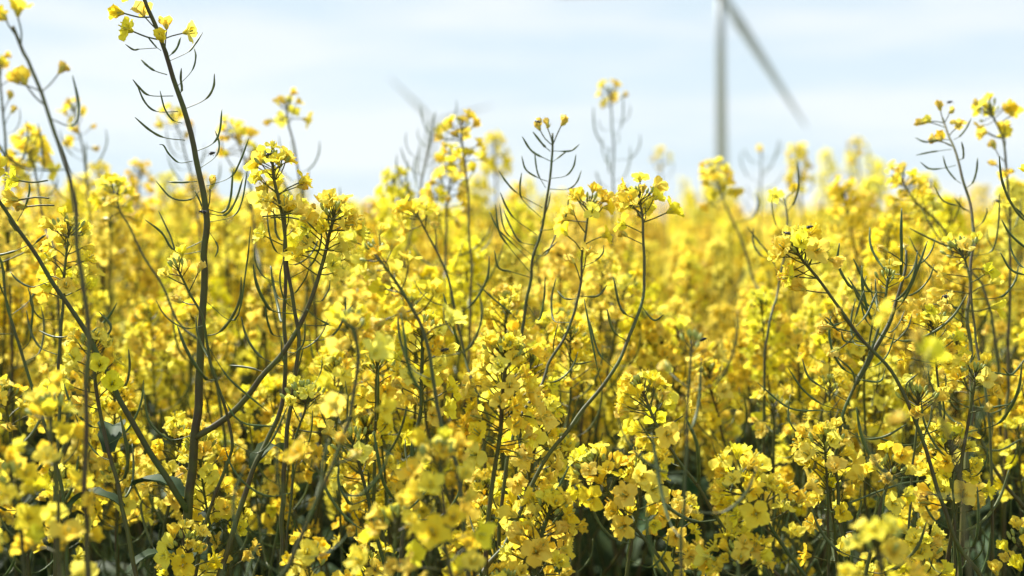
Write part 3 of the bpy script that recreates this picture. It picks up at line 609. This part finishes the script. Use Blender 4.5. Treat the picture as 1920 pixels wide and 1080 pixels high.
#MID
# ------------------------------------------------------------------ middle rows: copies of modelled plants
mr_ = random.Random(5)
def proto(seed, lod, root=None):
    """plant 1.3 m tall at the origin; returns list of (name, MB)"""
    rng = random.Random(seed); H = 1.3; parts = []
    F = MID if lod else LOW; PD = MIDPOD if lod else LOWPOD; s = 5 if lod else 3
    lean = Vector((rng.uniform(-.15, .15), rng.uniform(-.15, .15), 0)); podded = rng.random() < .2
    def main_at(t): return lean * t * t + Vector((math.sin(t * 5 + seed) * .01, math.cos(t * 4 + seed) * .01, H * t))
    rac = [([main_at(t) for t in (1, .94, .86, .75, .6, .4, .2, 0)], .0013, .004, 'stem')]
    a0 = rng.uniform(0, 6)
    for k in range(rng.randint(4, 6)):
        a = a0 + k * 2.4; t = rng.uniform(.6, .85); b = main_at(t); r = rng.uniform(.05, .14); e = Vector((math.cos(a), math.sin(a), 0))
        tip = Vector((b.x + e.x * r, b.y + e.y * r, max(H - rng.uniform(.0, .2), b.z + .06)))
        rac.append(([tip, b.lerp(tip, .8) + e * r * .12, b.lerp(tip, .45) + e * r * .25, b], .0011, .0024, 'side_stem'))
    for i, (pts, r0, r1, nm) in enumerate(rac):
        S = catmull(pts, 3 if lod else 2); mb = MB(); tube(mb, S, taper(S, r0 * (1 if lod else 1.2), r1, .6), s, ST, False); parts.append((nm, mb)); at, T = along(S)
        nf = (rng.randint(6, 9) if podded and i == 0 else rng.randint(28, 44)); zone = rng.uniform(.045, .095)
        if not lod: nf = int(nf * .8)
        c = MB()
        for M, q in flower_xf(at, rng, nf, zone, .003):
            u = rng.random(); kind = 'wilt' if u < .07 else 'half' if u < .33 else 'open'; c.merge(rng.choice(F[kind]), M)
        p, ax = at(0); c.merge(make_buds(rng, 8 if lod else 4, 0), frame(p, ax, 0)); parts.append(('flower_head', c))
        g = MB()
        for M in pod_xf(at, rng, rng.randint(3, 9) if lod else 3, zone + .01, zone + rng.uniform(.06, .16)): g.merge(rng.choice(PD), M)
        parts.append(('pod_spray', g))
    lv = MB()
    for k in range(15 if lod else 7):
        p = main_at(rng.uniform(.15, .72)); lv.merge(make_leaf(rng, rng.uniform(.1, .22), rng.uniform(.015, .04)), Matrix.Translation(p) @ Matrix.Rotation(rng.uniform(0, 6), 4, 'Z'))
    parts.append(('foliage', lv)); return parts
protos = []
for s in range(9):
    r = new_plant((0, 0, 0), '', 'x'); ch = []
    for nm, mb in proto(500 + s, 1): ch.append(link(nm, mb.mesh(nm), r))
    protos.append([r, ch, False])
spots = []; tries = 0
while len(spots) < 246 and tries < 20000:
    tries += 1; y = math.sqrt(mr_.uniform(1.42 ** 2, 4.1 ** 2)); x = mr_.uniform(-1, 1) * (.365 * y + .24)
    if any((x - a) ** 2 + (y - b) ** 2 < .09 ** 2 for a, b, *_ in spots): continue
    spots.append((x, y))
for i, (x, y) in enumerate(spots):
    pr = protos[i % 9]
    if not pr[2]: r = pr[0]; pr[2] = True
    else:
        r = pr[0].copy(); scene.collection.objects.link(r)
        for c in pr[1]:
            d = c.copy(); scene.collection.objects.link(d); d.parent = r
    zt = CAM_Z + min(mr_.gauss(-.05, .05), .02 + .015 * y) + (mr_.uniform(.03, .09) if y > 1.9 and mr_.random() < .24 else 0) + .06 * max(0, min(1, (-x / y - .08) * 6)) + .02 * max(0, min(1, (x / y - .15) * 6)) + (.02 if y > 2 else 0) + (.035 if -.26 < x / y < .06 and 1.7 < y < 3.4 and i % 3 else 0); s = zt / 1.32
    r.location = (x, y, 0); r.rotation_euler = (0, 0, mr_.uniform(0, 6.28)); r.scale = (s, s, s)
    zone = 'softly blurred rows just behind the sharp plants' if y < 2.3 else 'blurred rows halfway to the skyline' if y < 3.2 else 'strongly blurred rows before the far field'
    r['label'] = 'yellow flowering rapeseed plant in the ' + zone; r['group'] = 'rapeseed plants in the ' + zone

#FAR
# ------------------------------------------------------------------ the rest of the field, nobody could count it
col = bpy.data.collections.new('far_plants')
for s in range(6):
    mb = MB()
    for nm, m in proto(900 + s, 0):
        if m.v: mb.merge(m)
    o = bpy.data.objects.new('far_plant', mb.mesh('far_plant')); col.objects.link(o)
fr = random.Random(11); V = []; Sc = []; Ro = []
def addp(x, y, dz):
    V.append((x, y, 0)); Sc.append((CAM_Z + dz) / 1.32); Ro.append(fr.uniform(0, 6.28))
y = 4.05
while y < 70:
    dens = 34 if y < 8 else 34 * (8 / y) ** 1.15; dy = .25 + y * .01; wdt = .40 * y + .5; n = int(dens * 2 * wdt * dy)
    for _ in range(n): addp(fr.uniform(-wdt, wdt), y + fr.random() * dy, fr.gauss(-.03, .055) + (fr.uniform(.02, .17) if fr.random() < .2 else 0))
    y += dy
me = bpy.data.meshes.new('far_field_points'); me.from_pydata(V, [], [])
a = me.attributes.new('psc', 'FLOAT', 'POINT'); a.data.foreach_set('value', Sc)
a = me.attributes.new('prot', 'FLOAT', 'POINT'); a.data.foreach_set('value', Ro)
ff = bpy.data.objects.new('rapeseed_field', me); scene.collection.objects.link(ff)
ff['label'] = 'uncountable yellow rapeseed stretching away to the skyline'; ff['category'] = 'rapeseed field'; ff['kind'] = 'stuff'
ng = bpy.data.node_groups.new('scatter', 'GeometryNodeTree')
ng.interface.new_socket('Geometry', in_out='INPUT', socket_type='NodeSocketGeometry'); ng.interface.new_socket('Geometry', in_out='OUTPUT', socket_type='NodeSocketGeometry')
gn = ng.nodes.new; gi = gn('NodeGroupInput'); go = gn('NodeGroupOutput'); ip = gn('GeometryNodeInstanceOnPoints'); ci = gn('GeometryNodeCollectionInfo')
ci.inputs[0].default_value = col; ci.inputs[1].default_value = True; ip.inputs['Pick Instance'].default_value = True
a1 = gn('GeometryNodeInputNamedAttribute'); a1.data_type = 'FLOAT'; a1.inputs[0].default_value = 'psc'
a2 = gn('GeometryNodeInputNamedAttribute'); a2.data_type = 'FLOAT'; a2.inputs[0].default_value = 'prot'; cx = gn('ShaderNodeCombineXYZ')
gl = ng.links.new
gl(gi.outputs[0], ip.inputs['Points']); gl(ci.outputs[0], ip.inputs['Instance']); gl(a1.outputs[0], ip.inputs['Scale'])
gl(a2.outputs[0], cx.inputs[2]); gl(cx.outputs[0], ip.inputs['Rotation']); gl(ip.outputs[0], go.inputs[0])
md = ff.modifiers.new('scatter', 'NODES'); md.node_group = ng
# canopy beyond the last countable rows
mb = MB(); V = []; F = []; rows = 60; cols_ = 160
for i in range(rows + 1):
    yy = 62 * (1280 / 62) ** (i / rows)
    for j in range(cols_ + 1):
        xx = (j / cols_ - .5) * min(1.1 * yy, 1380); p = Vector((xx * .7, yy * .7, 0))
        V.append((xx, yy, CAM_Z - .12 + .05 * noise.noise(p) + .03 * fr.random()))
nc = cols_ + 1
F = [(i * nc + j, i * nc + j + 1, (i + 1) * nc + j + 1, (i + 1) * nc + j) for i in range(rows) for j in range(cols_)]
M_CAN = mat('far_canopy', (0.62, 0.47, 0.04), 0.8, 0, None, 0, 2.5, (0.34, 0.31, 0.04), 0.1)
mb.add(V, F, 0); cn = link('rapeseed_canopy', mb.mesh('canopy', [M_CAN]))
cn['label'] = 'far rapeseed merging into one yellow band at the skyline'; cn['category'] = 'rapeseed field'; cn['kind'] = 'stuff'

# ------------------------------------------------------------------ ground
mb = MB(); V = []; n = 90
for i in range(n + 1):
    for j in range(n + 1):
        u, v = (i / n - .5) * 2, (j / n - .5) * 2; x = 780 * u * abs(u) ** 2.0; y_ = 1300 * max(v * abs(v) ** 2.0, -.004) + 2
        V.append((x, y_, .012 * noise.noise(Vector((x * 2, y_ * 2, 0)))))
F = [(i * (n + 1) + j, (i + 1) * (n + 1) + j, (i + 1) * (n + 1) + j + 1, i * (n + 1) + j + 1) for i in range(n) for j in range(n)]
mb.add(V, F, 0); g = link('ground', mb.mesh('ground', [M_SOIL])); g['kind'] = 'structure'

# ------------------------------------------------------------------ wind turbines
def turbine(hub, blade_len, ang, yaw, label):
    h = hub.z; root = bpy.data.objects.new('wind_turbine', None); scene.collection.objects.link(root)
    root.location = (hub.x, hub.y, 0); root.rotation_euler = (0, 0, yaw)
    root['label'] = label; root['category'] = 'wind turbine'
    k = blade_len / 50
    mb = MB(); zs = [0, .25, .5, .75, 1]; tube(mb, [(0, 4 * k, z * (h - 1.5 * k)) for z in zs], [2.15 * k * (1 - .42 * z) for z in zs], 32, 0); link('tower', mb.mesh('tower', [M_TURB]), root)
    mb = MB(); ys = [-1.6, -1.2, 1, 6, 8.5, 9]; rs = [1.2, 1.7, 1.9, 1.9, 1.5, .9]; tube(mb, [(0, y * k, h) for y in ys], [r * k for r in rs], 20, 0); link('nacelle', mb.mesh('nacelle', [M_TURB]), root)
    mb = MB(); ys = [-4.6, -4.4, -3.8, -2.8, -1.7]; rs = [.2, .8, 1.3, 1.6, 1.6]; tube(mb, [(0, y * k, h) for y in ys], [r * k for r in rs], 20, 0); link('hub', mb.mesh('hub', [M_TURB]), root)
    for b in range(3):
        V = []; nseg = 26; ns = 14; a = ang + b * 2 * math.pi / 3
        for i in range(nseg + 1):
            t = i / nseg; r = blade_len * (.02 + .98 * t)
            ch = (2.0 if t < .04 else 2.0 + (t - .04) / .16 * 1.5 if t < .2 else 3.5 * (1 - (t - .2) / .8) ** .85 + .35) * k * .92; th = ch * (1 if t < .04 else max(.16, .9 - 4 * t)); tw = R(62 - 54 * t ** .5) * 0 + R(14 * (1 - t))
            pre = -1.2 * k * t * t
            for q in range(ns):
                e = 2 * math.pi * q / ns; cx_ = math.cos(e) * ch * .5 - (ch * .18 if t > .05 else 0); cy_ = math.sin(e) * th * .5 * (1 - .35 * math.cos(e))
                X = cx_ * math.cos(tw) - cy_ * math.sin(tw); Y = cx_ * math.sin(tw) + cy_ * math.cos(tw)
                V.append((math.sin(a) * r + math.cos(a) * X, -3.2 * k + Y + pre, h - math.cos(a) * r + math.sin(a) * X))
        F = [(i * ns + q, i * ns + (q + 1) % ns, (i + 1) * ns + (q + 1) % ns, (i + 1) * ns + q) for i in range(nseg) for q in range(ns)] + [tuple(nseg * ns + q for q in range(ns))]
        mb = MB(); mb.add(V, F, 0); link('blade', mb.mesh('blade', [M_TURB]), root)
turbine(P(1350, -20, 434), 50, R(31), R(-10), 'large blurred grey wind turbine with one blade hanging to the right of its tower')
turbine(P(812, 228, 1110), 50, R(225), R(5), 'small faint far-off wind turbine, blade tip showing above the blurred bundle of bare pods')

# ------------------------------------------------------------------ insects
def insect(x, y, d, rot, sc, label, wings=True):
    p = P(x, y, d); root = bpy.data.objects.new('insect', None); scene.collection.objects.link(root)
    root.matrix_world = Matrix.Translation(p) @ Matrix.Rotation(R(rot), 4, 'Z') @ Matrix.Rotation(R(-12), 4, 'Y') @ Matrix.Scale(sc, 4)
    root['label'] = label; root['category'] = 'insect'; root['group'] = 'small black insects on the rapeseed'
    mb = MB(); I = Matrix.Identity(4)
    def blob(cx, cz, rx, ry, rz): ellipsoid(mb, Matrix.Translation((cx, 0, cz)) @ Matrix.Rotation(R(90), 4, 'Y'), rz, ry, rx, 0, 10, 8)
    blob(-.0010, .0010, .0013, .00085, .0007); blob(.0003, .0011, .0007, .0007, .0007); blob(.0012, .0010, .00045, .0005, .00045)
    for s in (-1, 1):
        for k, xx in enumerate((.0006, .0, -.0007)):
            dx = (.0008, .0, -.0009)[k]
            tube(mb, [(xx, s * .0005, .0009), (xx + dx * .6, s * .0012, .0013), (xx + dx, s * .0018, -.0003)], .00011, 4, 0)
        tube(mb, [(.0015, s * .0002, .0012), (.0021, s * .0006, .0017)], .00006, 3, 0)
    link('body', mb.mesh('insect_body', [M_BLACK]), root)
    if wings:
        for s in (-1, 1):
            w_ = MB(); pts = [(.0003, s * .0003, .00175), (-.0010, s * .0002, .0020), (-.0026, s * .0006, .0019), (-.0030, s * .0012, .0018), (-.0022, s * .0016, .00175), (-.0008, s * .0011, .0017)]
            w_.add(pts, [(0, 1, 2, 3, 4, 5)], 0); link('wing', w_.mesh('wing', [M_WING]), root)
for a_ in [(1474, 441, 1.045, 150, 1.5, 'black insect, left one of the two on the flower head leaning to upper left'), (1520, 429, 1.045, 10, 1.4, 'black insect, right one of the two on the flower head leaning to upper left'),
           (399, 291, 1.05, 60, 1.5, 'black insect clinging to a curled pod of the tallest stem'), (1007, 231, 1.19, 170, 1.3, 'dark insect on the tip of the pod candelabra'),
           (1782, 194, 1.29, 20, 1.4, 'dark insect on the ragged tip near the right edge on the sky'), (1870, 381, 1.30, 90, 2.0, 'dark insect on a pod end beside the right edge stem'),
           (378, 401, 1.04, 200, 1.5, 'brownish black insect where three pods leave the tallest stem'), (506, 293, 1.09, 40, 1.5, 'dark insect on the bright head right of the tallest stem'),
           (1320, 640, 1.1, 30, 1.7, 'black insect low on flowers right of the middle'), (1773, 560, 1.08, 75, 1.7, 'black insect on a folded flower at the right edge stem'),
           (836, 660, 1.01, 15, 1.6, 'black insect in the shade between the two full flower heads')]:
    insect(*a_)

# ------------------------------------------------------------------ air
HAZE = 0.0002
mb = MB(); x0, x1, y0, y1, z0, z1 = -800, 800, -20, 1330, -1.5, 140
mb.add([(x, y, z) for z in (z0, z1) for y in (y0, y1) for x in (x0, x1)], [(0, 2, 3, 1), (4, 5, 7, 6), (0, 1, 5, 4), (2, 6, 7, 3), (0, 4, 6, 2), (1, 3, 7, 5)], 0)
M_H = bpy.data.materials.new('air_haze'); M_H.use_nodes = True; t = M_H.node_tree; t.nodes.clear()
o_ = t.nodes.new('ShaderNodeOutputMaterial'); pv = t.nodes.new('ShaderNodeVolumePrincipled')
pv.inputs['Density'].default_value = HAZE; pv.inputs['Color'].default_value = (.86, .93, 1, 1); pv.inputs['Anisotropy'].default_value = 0.0
t.links.new(pv.outputs[0], o_.inputs['Volume']); hz = link('haze', mb.mesh('haze', [M_H])); hz['kind'] = 'stuff'
